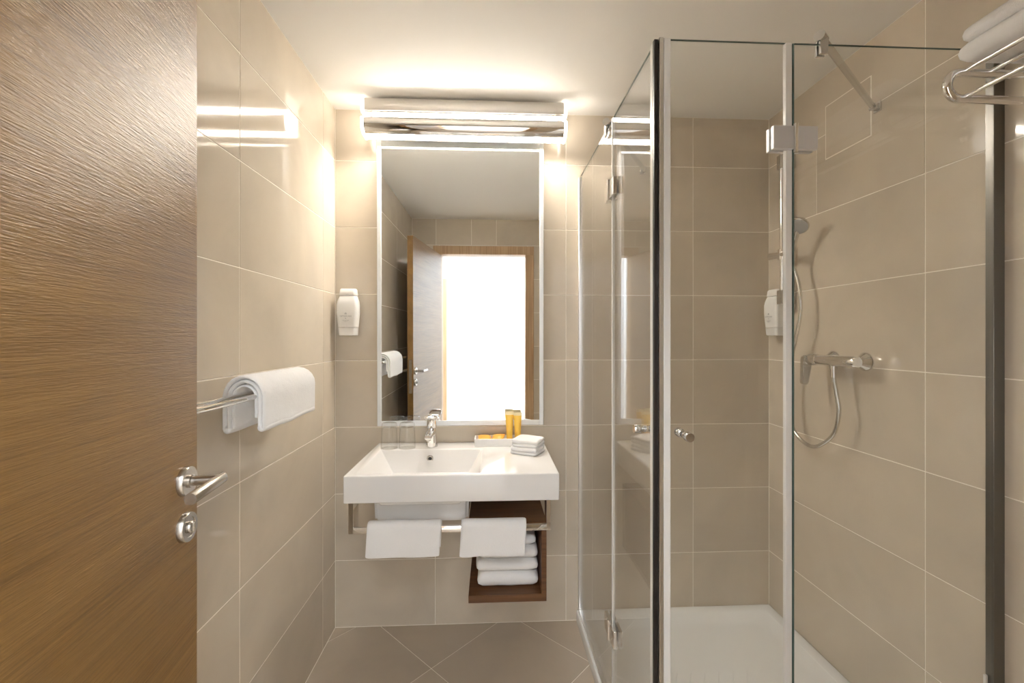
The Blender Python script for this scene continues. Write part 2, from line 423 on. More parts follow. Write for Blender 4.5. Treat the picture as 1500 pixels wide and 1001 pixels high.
# towel loop on the left wall and its folded towel
BZ = 1.163
tl = thing('towel_holder', 'chrome hairpin towel rail on the left wall beside the door edge', 'towel rail', (XL, 1.05, BZ))
xo, xi, ya, yb = XL+.105, XL+.058, .885, 1.44
loop = [(xo, y, BZ) for y in (1.00, 1.1, 1.2, 1.3, yb-.03)] + arc(((xo+xi)/2, yb-.02), (xo-xi)/2, 0, PI, 8, lambda x, y: (x, y, BZ)) + [(xi, y, BZ) for y in (yb-.03, 1.3, 1.2, 1.1, 1.0, .95)] + arc(((xo+xi)/2, ya+.02), (xo-xi)/2, PI, 2*PI, 8, lambda x, y: (x, y, BZ)) + [(xo, .95, BZ)]
MB().tube(loop, .0072, 14, closed=True).build('loop', 'chrome', tl)
for y in (.93, 1.38):
    MB().tube([(XL, y, BZ), (xi, y, BZ)], .006, 14).build('arm', 'chrome', tl)
    MB().lathe((XL, y, BZ), (1, 0, 0), [(.021, 0), (.021, .008), (.018, .010)], 26).build('wall_flange', 'chrome', tl)
t = MB(); xm = (xo+xi)/2
drape(t, (xm, 1.125, BZ+.003), (0, 1, 0), (1, 0, 0), .325, .0475, .0105, .085, .080, 1, .0012)
drape(t, (xm, 1.127, BZ+.002), (0, 1, 0), (1, 0, 0), .321, .0370, .0100, .083, .078, 1, .0012)
drape(t, (xm, 1.130, BZ+.000), (0, 1, 0), (1, 0, 0), .316, .0275, .0085, .080, .050, 3, .0010)
for sx_, hh_ in ((-1, .083), (1, .078)):      # rolled folds along the hanging edges
    ys = [1.126, 1.129, 1.134]+[1.134+.306*k/12 for k in range(1, 12)]+[1.440, 1.445, 1.448]
    t.tube([(xm+sx_*.0423+.0012*nz(y, 1, sx_, 16), y, BZ-hh_+.004*nz(y, 3, sx_, 9)) for y in ys], [.004, .0085, .0108]+[.0112]*11+[.0108, .0085, .004], 14)
tw = t.build('hand_towel', 'towel'); tag(tw, 'thick white towel folded over the rail on the left wall', 'towel', 'white towels')

# ------------------------------------------------------------------ washbasin
BX0, BX1, BY0, BT, BB = -.513, .240, 1.528, .834, .737
bas = thing('washbasin', 'white rectangular ceramic washbasin with a wide shelf on its right', 'washbasin', ((BX0+BX1)/2, D, BB))
t = bmesh.new()
def V(x, y, z): return t.verts.new((x, y, z))
ix0, ix1, iy0, iy1 = -.474, -.040, BY0+.022, 1.882
ot = [V(BX0, BY0, BT), V(BX1, BY0, BT), V(BX1, D, BT), V(BX0, D, BT)]
it = [V(ix0, iy0, BT), V(ix1, iy0, BT), V(ix1, iy1, BT), V(ix0, iy1, BT)]
ib = [V(ix0+.075, iy0+.03, BT-.125), V(ix1-.075, iy0+.03, BT-.125), V(ix1-.075, iy1-.035, BT-.125), V(ix0+.075, iy1-.035, BT-.125)]
# the box's underside is open above the bowl, which is a part of its own
bb = [V(BX0, BY0, BB), V(BX1, BY0, BB), V(BX1, D, BB), V(BX0, D, BB)]
for k in range(4):
    j = (k+1) % 4
    t.faces.new((ot[k], ot[j], it[j], it[k])); t.faces.new((it[k], it[j], ib[j], ib[k])); t.faces.new((bb[k], bb[j], ot[j], ot[k]))
t.faces.new(ib); 
ub = [V(ix0+.03, iy0+.05, BB), V(ix1-.035, iy0+.05, BB), V(ix1-.035, D-.05, BB), V(ix0+.03, D-.05, BB)]
for k in range(4): t.faces.new((bb[k], ub[k], ub[(k+1) % 4], bb[(k+1) % 4]))
bmesh.ops.recalc_face_normals(t, faces=t.faces[:])
ee = [e for e in t.edges if len(e.link_faces) == 2 and e.calc_face_angle(0) > .2]
bmesh.ops.bevel(t, geom=ee, offset=.0055, segments=3, profile=.5, affect='EDGES')
mb = MB(); mb.merge(t); mb.build('basin_slab', 'ceramic', bas, ang=35)
t = bmesh.new()
a = [t.verts.new(p) for p in ((ix0+.037, 1.625, BB+.004), (ix1-.044, 1.625, BB+.004), (ix1-.044, D-.045, BB+.004), (ix0+.037, D-.045, BB+.004))]
c = [t.verts.new(p) for p in ((ix0+.04, 1.635, .625), (ix1-.047, 1.635, .625), (ix1-.047, D-.06, .625), (ix0+.04, D-.06, .625))]
for k in range(4): t.faces.new((a[k], a[(k+1) % 4], c[(k+1) % 4], c[k]))
t.faces.new(a); t.faces.new(c)
bmesh.ops.bevel(t, geom=t.edges[:], offset=.012, segments=3, affect='EDGES')
mb = MB(); mb.merge(t); mb.build('bowl', 'ceramic', bas)
oz = BT-.037; oy = iy1-.035*.037/.125
ov = MB().lathe((-.262, oy-.0015, oz), (0, -1, -.28), [(.0135, -.004), (.0135, .002), (.012, .0032), (.0088, .0032), (.0088, .0018), (.002, .0018)], 30).build('overflow', 'steel', bas)
MB().lathe((-.262, oy-.0025, oz), (0, -1, -.28), [(.0075, 0), (.0075, .0022), (.002, .0026)], 20).build('overflow_cap', 'dark', ov)
MB().lathe(((ix0+ix1)/2, 1.72, BT-.1255), (0, 0, 1), [(.032, 0), (.032, .002), (.028, .006), (.01, .009)], 30).build('drain_plug', 'chrome', bas)

# mixer tap
tx, ty = -.263, 1.928
tp = thing('basin_tap', 'short chrome single-lever tap at the back of the washbasin', 'tap', (tx, ty, BT))
def rrect(cx, cy, z, hx_, hy_, rc, n=5, tilt=0.0):
    out = []
    for sx, sy, a0 in ((1, 1, 0), (-1, 1, PI/2), (-1, -1, PI), (1, -1, 1.5*PI)):
        for k in range(n+1):
            an = a0+PI/2*k/n; y = sy*(hy_-rc)+rc*math.sin(an); out.append(Vector((cx+sx*(hx_-rc)+rc*math.cos(an), cy+y, z+tilt*y)))
    return out
mb = MB(); mb.rings([rrect(tx, ty, BT+z, a_, b_, r_) for z, a_, b_, r_ in ((0, .0265, .0265, .026), (.003, .0265, .0265, .026), (.02, .0235, .0245, .022), (.045, .0205, .023, .019), (.07, .019, .0225, .018), (.083, .0185, .022, .018))])
mb.build('body', 'chrome', tp)
mb = MB(); sp = []
for y, z, hw, hh in ((0.0, .058, .0165, .017), (-.03, .066, .016, .014), (-.07, .069, .0150, .0105), (-.105, .066, .0145, .0095), (-.118, .064, .013, .008)):
    sp.append([Vector((tx+q.x, ty+y, BT+z+q.y)) for q in rrect(0, 0, 0, hw, hh, min(hw, hh)*.75)])
mb.rings(sp); so = mb.build('spout', 'chrome', tp)
MB().lathe((tx, ty-.104, BT+.0575), (0, 0, -1), [(.0105, 0), (.0105, .008), (.008, .009)], 20).build('aerator', 'chrome_satin', so)
mb = MB(); mb.rings([rrect(tx, ty, BT+z, a_, b_, r_) for z, a_, b_, r_ in ((.084, .0195, .0225, .019), (.086, .0205, .0235, .02), (.11, .0215, .0245, .02), (.121, .0215, .025, .02))]); lev = mb.build('cartridge_cap', 'chrome', tp)
mb = MB(); mb.rings([rrect(tx, ty-.006, BT+z, a_, b_, r_, tilt=-.16) for z, a_, b_, r_ in ((.120, .0225, .030, .018), (.124, .0285, .040, .02), (.130, .0285, .041, .02), (.133, .026, .038, .019))]); mb.build('lever', 'chrome', tp)

# chrome rail under the basin
rl = thing('towel_rail', 'flat chrome towel rail under the front of the washbasin', 'towel rail', (-.14, 1.57, BB))
RY = 1.566; RZ = .628
for x0, x1 in ((-.506, -.488), (.198, .213)):
    MB().box(x0, x1, RY-.005, RY+.055, RZ-.010, BB, .0012, 1).build('bracket', 'chrome', rl)
MB().box(-.490, .200, RY-.006, RY+.006, RZ-.010, RZ+.012, .002, 2).build('bar', 'chrome', rl)
# two hand towels over the rail
for x0, L, h1, h2, sd, lab in ((-.437, .258, .085, .098, 5, 'white hand towel hung on the chrome rail below the basin bowl'), (-.108, .232, .085, .100, 9, 'white hand towel hung on the rail in front of the wooden shelf')):
    t = MB()
    drape(t, (x0, RY, RZ+.012), (1, 0, 0), (0, -1, 0), L, .0175, .010, h1, h2, sd, .0018, skew=-.006)
    drape(t, (x0+.004, RY, RZ+.012), (1, 0, 0), (0, -1, 0), L-.008, .0120, .006, h1-.006, h2-.008, sd+1, .001, skew=-.005)
    tag(t.build('hand_towel', 'towel'), lab, 'towel', 'white towels')

# walnut shelf, open at the front and on its left
SX0, SX1, SY0, SZ0, SZ1 = -.085, .203, 1.60, .338, .632
sh = thing('wooden_shelf', 'dark walnut open box shelf mounted below the washbasin', 'shelf', ((SX0+SX1)/2, D, SZ0))
MB().box(SX0, SX1, SY0, D, SZ0, SZ0+.028, .001, 1).build('bottom_panel', 'walnut', sh)
MB().box(SX0, SX1, SY0, D, SZ1-.018, SZ1, .001, 1).build('top_panel', 'walnut', sh)
MB().box(SX1-.019, SX1, SY0, D, SZ0+.028, SZ1-.018, .001, 1).build('side_panel', 'walnut', sh)
MB().box(SX0, SX1-.019, D-.016, D, SZ0+.028, SZ1-.018).build('back_panel', 'walnut', sh)
zz = SZ0+.0285
for (h, w_, dx, lab, lay, sd) in ((.056, .232, .004, 'bottom white towel of the folded stack in the wooden shelf', 1, 3), (.044, .236, .000, 'middle white towel of the folded stack in the wooden shelf', 1, 8), (.098, .226, .004, 'top white towel of the folded stack in the wooden shelf', 2, 12)):
    t = MB()
    for k in range(lay):
        slab(t, .059+dx-.002*k, 1.79+.006*k, zz+h/lay*k*.99, w_-.008*k, .30, h/lay, 0, sd+k, .006)
    tag(t.build('folded_towel', 'towel'), lab, 'towel', 'folded towels in the shelf'); zz += h+.003

# ------------------------------------------------------------------ things on the basin
for (x, y, lab) in ((-.442, 1.905, 'clear upturned glass tumbler nearest the left wall on the basin'), (-.366, 1.907, 'clear upturned glass tumbler next to the tap')):
    g_ = thing('tumbler', lab, 'glass', (x, y, BT), 'upturned tumblers')
    MB().lathe((x, y, BT), (0, 0, 1), [(.0365, .0005), (.0365, .006), (.0345, .05), (.0325, .103), (.0310, .108), (.028, .1095)], 40).build('outer_wall', 'tumbler_glass', g_)
    MB().lathe((x, y, BT), (0, 0, 1), [(.0345, .0008), (.0345, .006), (.0325, .05), (.0305, .086), (.027, .091)], 40).build('inner_wall', 'tumbler_glass', g_)
tr = thing('amenity_tray', 'small white tray with yellow toiletries behind the folded cloths', 'tray', (.03, 1.945, BT))
TX0, TX1, TY0, TY1 = -.075, .150, 1.905, 1.985
MB().box(TX0, TX1, TY0, TY1, BT+.0005, BT+.006, .001, 1).build('base', 'white_card', tr)
for b_ in ((TX0, TX1, TY0, TY0+.006), (TX0, TX1, TY1-.006, TY1), (TX0, TX0+.006, TY0+.006, TY1-.006), (TX1-.006, TX1, TY0+.006, TY1-.006)):
    MB().box(*b_, BT+.006, BT+.034, .001, 1).build('rim', 'white_card', tr)
def pillow(name, cx, cy, z, w_, d, h, rot, tilt, lab):
    t = bmesh.new(); N = 10; top = []; bot = []
    for i in range(N+1):
        for j in range(N+1):
            u, v = i/N*2-1, j/N*2-1; k = (1-u**4)*(1-v**4); wr = .0016*nz(u+cx*30, v, 0, 2.5)
            top.append(t.verts.new((u*w_/2, v*d/2, h/2*k+wr))); 
            bot.append(t.verts.new((u*w_/2, v*d/2, -h/2*k+wr-.0004)))
    for L_ in (top, bot):
        for i in range(N):
            for j in range(N): t.faces.new((L_[i*(N+1)+j], L_[(i+1)*(N+1)+j], L_[(i+1)*(N+1)+j+1], L_[i*(N+1)+j+1]))
    bd = [i*(N+1) for i in range(N+1)]+[N*(N+1)+j for j in range(1, N+1)]+[i*(N+1)+N for i in range(N-1, -1, -1)]+[j for j in range(N-1, 0, -1)]
    for k in range(len(bd)): t.faces.new((top[bd[k]], top[bd[(k+1) % len(bd)]], bot[bd[(k+1) % len(bd)]], bot[bd[k]]))
    mb = MB(); mb.merge(t, Matrix.Translation((cx, cy, z)) @ Matrix.Rotation(rot, 4, 'Z') @ Matrix.Rotation(tilt[0], 4, 'X') @ Matrix.Rotation(tilt[1], 4, 'Y'))
    tag(mb.build(name, 'orange_pack'), lab, 'sachet', 'orange sachets in the tray')
pillow('soap_sachet', -.030, 1.945, BT+.0285, .056, .054, .022, .1, (.28, .05), 'orange sachet lying at the left end of the white tray')
pillow('soap_sachet', .028, 1.945, BT+.031, .056, .054, .022, -.25, (.30, -.14), 'orange sachet leaning against the yellow tubes in the white tray')
for (x, h, lab) in ((.080, .140, 'yellow cosmetic tube with pale crimped end, nearer the tap'), (.117, .136, 'yellow cosmetic tube with pale crimped end, behind the folded cloths')):
    y = 1.948; tb = thing('cosmetic_tube', lab, 'tube', (x, y, BT+.006), 'yellow tubes in the tray')
    def ell(z, a_, b_): return [Vector((x+a_*math.cos(2*PI*k/28), y+b_*math.sin(2*PI*k/28), BT+.0065+z)) for k in range(28)]
    mb = MB(); mb.rings([ell(0, .0105, .0105), ell(.001, .0115, .0115), ell(.016, .0115, .0115), ell(.017, .0105, .0105)]); mb.build('cap', 'yellow_tube', tb)
    mb = MB(); mb.rings([ell(.0172, .012, .012), ell(.021, .0130, .0130), ell(.06, .0145, .0115), ell(.1, .0165, .007), ell(h-.014, .0180, .0018)]); mb.build('body', 'yellow_tube', tb)
    mb = MB(); mb.rings([ell(h-.014, .0181, .0018), ell(h-.012, .0184, .0013), ell(h, .0186, .0011)]); mb.build('crimp', 'yellow_crimp', tb)
zz = BT+.0005
for k, lab in enumerate(('lower of the two white face cloths stacked on the basin', 'upper of the two white face cloths stacked on the basin')):
    t = MB(); h = .031
    for q in range(2): slab(t, .150+.003*k, 1.808, zz+h/2*q*.93, .118-.004*k, .108-.005*k, h/2*1.06, -.49+.04*k+.02*q, 20+k*4+q, .004)
    tag(t.build('face_cloth', 'towel'), lab, 'towel', 'folded face cloths'); zz += h

# ------------------------------------------------------------------ mirror
MX0, MX1, MZ0, MZ1 = -.513, .237, .914, 2.215
mr_ = thing('mirror', 'tall rectangular mirror in a slim silver-white frame above the washbasin', 'mirror', ((MX0+MX1)/2, D-.004, MZ0), rot=(math.radians(.35), 0, 0))
hw, hh, fw = (MX1-MX0)/2, MZ1-MZ0, .019
for b_ in ((-hw, -hw+fw, 0, hh), (hw-fw, hw, 0, hh), (-hw+fw, hw-fw, 0, fw+.004), (-hw+fw, hw-fw, hh-fw, hh)):
    MB().box(b_[0], b_[1], -.020, -.002, b_[2], b_[3], .0012, 1).build('frame_bar', 'mirror_frame', mr_, True)
MB().box(-hw+fw, hw-fw, -.0172, -.006, fw+.004, hh-fw).build('mirror_glass', 'mirror_silver', mr_, True)

# ------------------------------------------------------------------ mirror light
LX0, LX1 = -.556, .328
ml = thing('mirror_light', 'long chrome mirror light under the ceiling above the mirror', 'wall lamp', ((LX0+LX1)/2, D, 2.26))
YB = D-.001
# housing: flat upper front and back box on the wall
MB().box(LX0+.012, LX1-.012, D-.125, D-.028, 2.2825, 2.336, .003, 2).build('upper_cover', 'lamp_satin', ml)
MB().box(LX0+.10, LX1-.10, D-.028, YB, 2.24, 2.325, .002, 1).build('wall_plate', 'lamp_white', ml)
# round chrome shell: half cylinder towards the room
cy, cz, R = D-.092, 2.230, .040
sec = arc((cy, cz), R, PI*.62, PI*1.42, 16, lambda y, z: (y, z)); inn = arc((cy, cz), R-.003, PI*1.42, PI*.62, 16, lambda y, z: (y, z))
mb = MB(); mb.prism([(LX0+.012, y, z) for y, z in sec+inn], (LX1-LX0-.024, 0, 0)); mb.build('chrome_shell', 'chrome', ml, ang=50)
MB().box(LX0+.012, LX1-.012, D-.1185, D-.105, 2.2770, 2.2830, .001, 1).build('chrome_strip', 'chrome', ml)
MB().box(LX0+.045, LX1-.045, D-.1115, D-.098, 2.2705, 2.2755).build('slit_diffuser', 'lamp_slit', ml)
MB().box(LX0+.012, LX1-.012, D-.066, D-.060, 2.183, 2.284, .001, 1).build('back_cover', 'lamp_white', ml)
# luminous tube body opening downwards
mb = MB(); mb.prism([(LX0+.03, y, z) for y, z in ((D-.110, 2.215), (D-.068, 2.211), (D-.068, 2.215), (D-.110, 2.219))], (LX1-LX0-.06, 0, 0)); mb.build('diffuser', 'lamp_diffuser', ml)
for x0, x1 in ((LX0, LX0+.008), (LX1-.008, LX1)):
    poly = [(D-.03, 2.345), (D-.125, 2.345), (D-.128, 2.335), (D-.1285, 2.276), (D-.03, 2.276)]
    mb = MB(); mb.prism([(x0, y, z) for y, z in poly], (x1-x0, 0, 0)); mb.build('end_plate', 'lamp_end_soft', ml)
    poly = [(D-.03, 2.2755)] + arc((cy, cz), R+.002, PI*.80, PI*1.5, 12, lambda y, z: (y, z)) + [(D-.05, cz-R-.002), (D-.03, cz-R+.01)]
    mb = MB(); mb.prism([(x0, y, z) for y, z in poly], (x1-x0, 0, 0)); mb.build('end_cap', 'lamp_end', ml)

# ------------------------------------------------------------------ soap dispensers
def dispenser(loc, rotz, lab):
    root = thing('soap_dispenser', lab, 'dispenser', loc, 'wall soap dispensers', rot=(0, 0, rotz))
    # local: wall at y=0, front towards -y; z from 0 to .208
    def ring(z, hw_, dp): return [Vector((q.x, q.y-.012-dp/2, z)) for q in rrect(0, 0, 0, hw_, dp/2, min(hw_, dp/2)*.62)]
    mb = MB(); mb.rings([ring(0, .037, .040), ring(.002, .039, .044), ring(.034, .041, .047), ring(.0345, .0415, .0475)]); mb.build('base_cup', 'white_plastic', root, True)
    mb = MB(); mb.rings([ring(.0365, .0413, .046), ring(.06, .044, .048), ring(.10, .0475, .050), ring(.135, .0475, .050), ring(.152, .0445, .048), ring(.168, .039, .044), ring(.1755, .0365, .041)]); bo = mb.build('bottle', 'white_plastic', root, True)
    mb = MB(); mb.rings([ring(.177, .0375, .042), ring(.179, .038, .043), ring(.203, .035, .040), ring(.2075, .032, .036)]); mb.build('cap', 'white_plastic', root, True)
    MB().box(-.024, .024, -.014, 0, .028, .19, .002, 1).build('wall_bracket', 'bracket_grey', root, True)
    yf = -.012-.0515
    # printed crest, wordmark and small lines
    def text(s, size, z, nm):
        cu = bpy.data.curves.new(nm, 'FONT'); cu.body = s; cu.size = size; cu.align_x = 'CENTER'; cu.extrude = .0001; cu.resolution_u = 2
        ob = bpy.data.objects.new(nm, cu); C.objects.link(ob); bpy.context.view_layer.update()
        me = bpy.data.meshes.new_from_object(ob.evaluated_get(bpy.context.evaluated_depsgraph_get())); bpy.data.objects.remove(ob)
        me.transform(Matrix.Rotation(PI/2, 4, 'X')); me.materials.clear(); me.materials.append(M['print_grey'])
        o = bpy.data.objects.new(nm, me); C.objects.link(o); o.parent = bo; o.location = Vector((-.004, yf+.0015, z)) - lloc(bo)
    text('OPTIMCARE', .0095, .0815, 'wordmark')
    text('hair and body', .0050, .0655, 'small_print'); text('shampoo', .0046, .0605, 'small_print')
    t = bmesh.new(); mb = MB()
    for k in range(5):
        a = PI*(.1+.2*k); mb.tube([(-.004+.0015*math.cos(a), yf+.0012, .095+.0015*math.sin(a)), (-.004+.0052*math.cos(a), yf+.0012, .095+.0062*math.sin(a))], .0007, 6)
    mb.tube([(-.0085, yf+.0012, .0935), (.0005, yf+.0012, .0935)], .0006, 6); mb.box(-.0055, -.0025, yf+.0008, yf+.0018, .0745, .0775); mb.build('crest', 'print_grey', bo, True)
    return root
dispenser((-.636, D, 1.322), 0, 'white soap dispenser bottle on the wall left of the mirror')
dispenser((XR, 1.908, 1.322), -PI/2, 'white soap dispenser bottle on the wall inside the shower')

# ------------------------------------------------------------------ shower tray
GX, GY, GT = .410, 1.060, 2.052
tz = .050
sr = thing('shower_tray', 'shallow white square shower tray in the right corner', 'shower tray', ((GX+XR)/2, (GY+D)/2, 0))
x0, x1, y0, y1 = GX-.018, XR-.0005, GY-.018, D-.0005
def rr4(ins, z, rc):
    return [Vector((q.x, q.y, z)) for q in rrect((x0+x1)/2, (y0+y1)/2, z, (x1-x0)/2-ins, (y1-y0)/2-ins, rc, 7)]
mb = MB(); mb.rings([rr4(.0, .0005, .006), rr4(0, tz-.006, .006), rr4(.002, tz-.001, .006), rr4(.006, tz, .007), rr4(.042, tz, .03), rr4(.047, tz-.003, .032), rr4(.075, tz-.024, .06), rr4(.10, tz-.029, .08), rr4(.40, tz-.034, .05)]); mb.build('tray_body', 'acrylic', sr, ang=60)
for k in range(7):
    for q in range(3):
        cx, cy_ = .80+.055*(k-3)+.0*q, 1.60-.14*q+.0*k
        MB().tube([(cx-.025, cy_-.045, tz-.0325), (cx+.025, cy_+.045, tz-.0325)], .0016, 6).build('anti_slip_rib', 'acrylic', sr)
MB().lathe((.60, 1.28, tz-.033), (0, 0, 1), [(.045, 0), (.045, .003), (.04, .006), (.01, .007)], 34).build('drain_cover', 'chrome', sr)
# ------------------------------------------------------------------ shower enclosure
GB = tz+.010; gt = .003
en = thing('shower_enclosure', 'frameless clear glass corner shower enclosure with chrome hinges', 'shower', (GX, GY, tz))
HYL, HXF = 1.452, .755       # hinge lines on the left and on the front side
panels = {'left_fixed': (GX-gt, GX+gt, HYL+.004, D-.012), 'left_door': (GX-gt, GX+gt, GY+.022, HYL-.004), 'front_door': (GX+.024, HXF-.012, GY-gt, GY+gt), 'front_fixed': (HXF+.004, XR-.012, GY-gt, GY+gt)}
G = {}
for k, (a, b_, c, d) in panels.items():
    nm = 'door_glass' if 'door' in k else 'fixed_glass'
    G[k] = MB().box(a, b_, c, d, GB, GT).build(nm, 'shower_glass', en)
    # polished top edge
    MB().box(a+.0006, b_-.0006, c+.0006, d-.0006, GT, GT+.0012).build('top_edge', 'glass_edge', G[k])
# corner seals: two light profiles and the dark magnetic strip between
MB().box(GX-.007, GX+.006, GY+.013, GY+.030, GB-.006, GT+.002, .0015, 1).build('seal_profile', 'seal_clear', G['left_door'])
MB().box(GX+.014, GX+.032, GY-.006, GY+.006, GB-.006, GT+.002, .0015, 1).build('seal_profile', 'seal_clear', G['front_door'])
MB().box(GX-.007, GX+.003, GY+.001, GY+.0125, GB-.006, GT+.003, .001, 1).build('magnetic_strip', 'black_seal', G['left_door'])
MB().box(GX+.0035, GX+.0138, GY-.007, GY+.006, GB-.006, GT+.003, .001, 1).build('magnetic_strip', 'aluminium', G['front_door'])
# hinge-side seals
MB().box(GX-.005, GX+.005, HYL-.007, HYL+.002, GB, GT, .001, 1).build('hinge_seal', 'seal_clear', G['left_door'])
MB().box(HXF-.020, HXF-.004, GY-.006, GY+.006, GB, GT, .001, 1).build('hinge_seal', 'seal_clear', G['front_door'])
MB().box(HXF-.0005, HXF+.0035, GY-gt, GY+gt, GB, GT).build('dark_edge', 'glass_edge', G['front_fixed'])
# wall profiles
MB().box(GX-.009, GX+.009, D-.020, D, tz, GT-.0, .001, 1).build('wall_profile', 'aluminium', en)
MB().box(XR-.030, XR, GY-.006, GY+.014, tz, GT-.0, .001, 1).build('wall_profile', 'dark_chrome', en)
MB().box(XR-.040, XR-.0325, GY+.005, GY+.011, tz, .44, .001, 1).build('splash_seal', 'white_plastic', en)
# bottom rails
MB().box(GX-.010, GX+.008, HYL+.004, D-.021, tz, tz+.011, .001, 1).build('bottom_rail', 'aluminium', en)
MB().box(HXF+.004, XR-.033, GY-.010, GY+.008, tz, tz+.011, .001, 1).build('bottom_rail', 'aluminium', en)
MB().box(GX-.006, GX+.006, GY+.03, HYL-.004, tz+.001, tz+.010, .001, 1).build('door_sweep', 'seal_clear', en)
MB().box(GX+.034, HXF-.012, GY-.006, GY+.006, tz+.001, tz+.010, .001, 1).build('door_sweep', 'seal_clear', en)
# hinges
for z in (1.811, .327):
    hg = MB().tube([(GX-.015, HYL, z-.034), (GX-.015, HYL, z+.034)], .0055, 14).build('hinge', 'chrome', en)
    for s_ in (-1, 1):
        for o_ in (-1, 1):
            xx = GX+o_*(gt+.0062); yy = HYL+s_*.031
            MB().box(xx-.006, xx+.006, yy-.0255, yy+.0255, z-.029, z+.029, .0012, 1).build('hinge_plate', 'chrome', hg)
    hg = MB().tube([(HXF, GY-.015, z-.037), (HXF, GY-.015, z+.034)], .0055, 14).build('hinge', 'chrome', en)
    for s_ in (-1, 1):
        for o_ in (-1, 1):
            yy = GY+o_*(gt+.0062); xx = HXF+s_*.031
            MB().box(xx-.0265, xx+.0255, yy-.006, yy+.006, z-.029, z+.029, .0012, 1).build('hinge_plate', 'bracket_grey', hg)
# door knobs
kp = [(.004, .003), (.0085, .003), (.0085, .009), (.0065, .011), (.0065, .014), (.0105, .016), (.0115, .018), (.0115, .032), (.0105, .034), (.004, .034)]
for (px, py, ax, gk) in ((.478, GY, (0, 1, 0), 'front_door'), (GX, GY+.075, (1, 0, 0), 'left_door')):
    for s_ in (-1, 1): MB().lathe((px, py, 1.072), Vector(ax)*s_, kp, 26).build('knob', 'chrome_satin', G[gk])
# stabilising bars from the glass top to the walls
def stay(p0, p1, ax):
    """p0 over the glass edge, p1 on the wall; ax = 0 when the glass lies in a plane of constant x"""
    p0, p1 = Vector(p0), Vector(p1); n_ = Vector((-1, 0, 0)) if ax == 1 else Vector((0, -1, 0))
    e = p1+n_*.020; d = (e-p0).normalized()
    br = MB().tube([p0-d*.004, e], .0088, 18).build('support_bar', 'chrome_satin', en)
    MB().tube([p0-d*.020, p0+d*.014], .0125, 22).build('bar_cap', 'chrome_satin', br)
    mb = MB()
    for o_ in (-1, 1):
        q = p0 + Vector((o_*.0067, 0, 0) if ax == 0 else (0, o_*.0067, 0))
        h_ = (.0033, .0105) if ax == 0 else (.0105, .0033)
        mb.box(q.x-h_[0], q.x+h_[0], q.y-h_[1], q.y+h_[1], GT-.027, p0.z-.004, .0008, 1)
    mb.build('glass_clamp', 'chrome_satin', br)
    mb = MB(); 
    if ax == 1: mb.box(p1.x-.007, p1.x, p1.y-.013, p1.y+.013, p1.z-.017, p1.z+.017, .001, 1).box(e.x-.009, p1.x-.005, e.y-.008, e.y+.008, e.z-.011, e.z+.011, .002, 1)
    else: mb.box(p1.x-.013, p1.x+.013, p1.y-.007, p1.y, p1.z-.017, p1.z+.017, .001, 1).box(e.x-.008, e.x+.008, e.y-.009, p1.y-.005, e.z-.011, e.z+.011, .002, 1)
    mb.build('wall_mount', 'chrome_satin', br)
stay((.832, GY, GT+.018), (XR-.0005, 1.418, GT+.045), 1)
stay((GX, 1.520, GT+.018), (.705, D-.0005, GT+.040), 0)

# ------------------------------------------------------------------ shower fittings
sl = thing('shower_rail', 'vertical chrome slide rail on the right shower wall', 'shower rail', (XR, 1.83, 1.78))
rx, ry = 1.258, 1.829
MB().tube([(rx, ry, 1.455), (rx, ry, 2.115)], .0095, 20).build('rail_tube', 'chrome', sl)
for z in (1.488, 2.075):
    MB().box(rx-.013, XR-.0005, ry-.012, ry+.018, z-.030, z+.030, .003, 2).build('rail_mount', 'chrome_satin', sl)
hz = 1.672
ho = MB().tube([(rx, ry, hz-.022), (rx, ry, hz+.022)], .0165, 22).build('slider', 'chrome', sl)
MB().tube([(rx-.002, ry+.012, hz), (rx-.016, ry+.062, hz+.002)], [.013, .0145], 20).build('slider_knob', 'chrome', ho)
MB().tube([(rx-.004, ry-.010, hz), (1.240, 1.742, hz)], [.012, .0145], 20).build('hose_holder', 'chrome', ho)
hs = thing('hand_shower', 'chrome hand shower head hanging in the slide rail holder', 'shower head', (1.243, 1.741, hz-.035))
MB().tube(spline([(1.243, 1.741, hz-.035), (1.240, 1.736, hz+.01), (1.234, 1.718, hz+.045), (1.225, 1.692, hz+.078)], 6), [.0105]*7+[.0125]*6+[.0135]*6, 18).build('handle', 'chrome_satin', hs)
hd = Vector((-.45, -.40, -.80)).normalized()
MB().lathe(Vector((1.216, 1.676, hz+.088))-hd*.012, hd, [(.008, -.014), (.020, -.010), (.035, .002), (.041, .014), (.041, .019), (.038, .0215)], 36).build('head', 'chrome_satin', hs)
MB().lathe(Vector((1.216, 1.676, hz+.088))-hd*.012, hd, [(.037, .019), (.037, .0225), (.018, .0235)], 36).build('spray_face', 'grey_face', hs)
hp = [(1.246, 1.529, 1.1675), (1.248, 1.526, 1.14), (1.25, 1.519, 1.102), (1.25, 1.510, 1.042), (1.25, 1.532, .963), (1.25, 1.588, .910), (1.25, 1.640, .888), (1.25, 1.696, .897), (1.25, 1.748, .935), (1.25, 1.777, 1.010), (1.25, 1.785, 1.124),
      (1.25, 1.764, 1.212), (1.25, 1.736, 1.298), (1.25, 1.708, 1.395), (1.25, 1.704, 1.464), (1.25, 1.716, 1.535), (1.247, 1.735, 1.594), (1.244, 1.741, 1.636)]
o = MB().tube(spline(hp, 8), .0072, 14).build('shower_hose', 'chrome_satin'); tag(o, 'flexible chrome shower hose looping below the shower mixer', 'hose')
mx_ = thing('shower_mixer', 'chrome single-lever shower mixer on the right shower wall', 'tap', (XR, 1.545, 1.228))
bz = 1.228; bx = 1.246
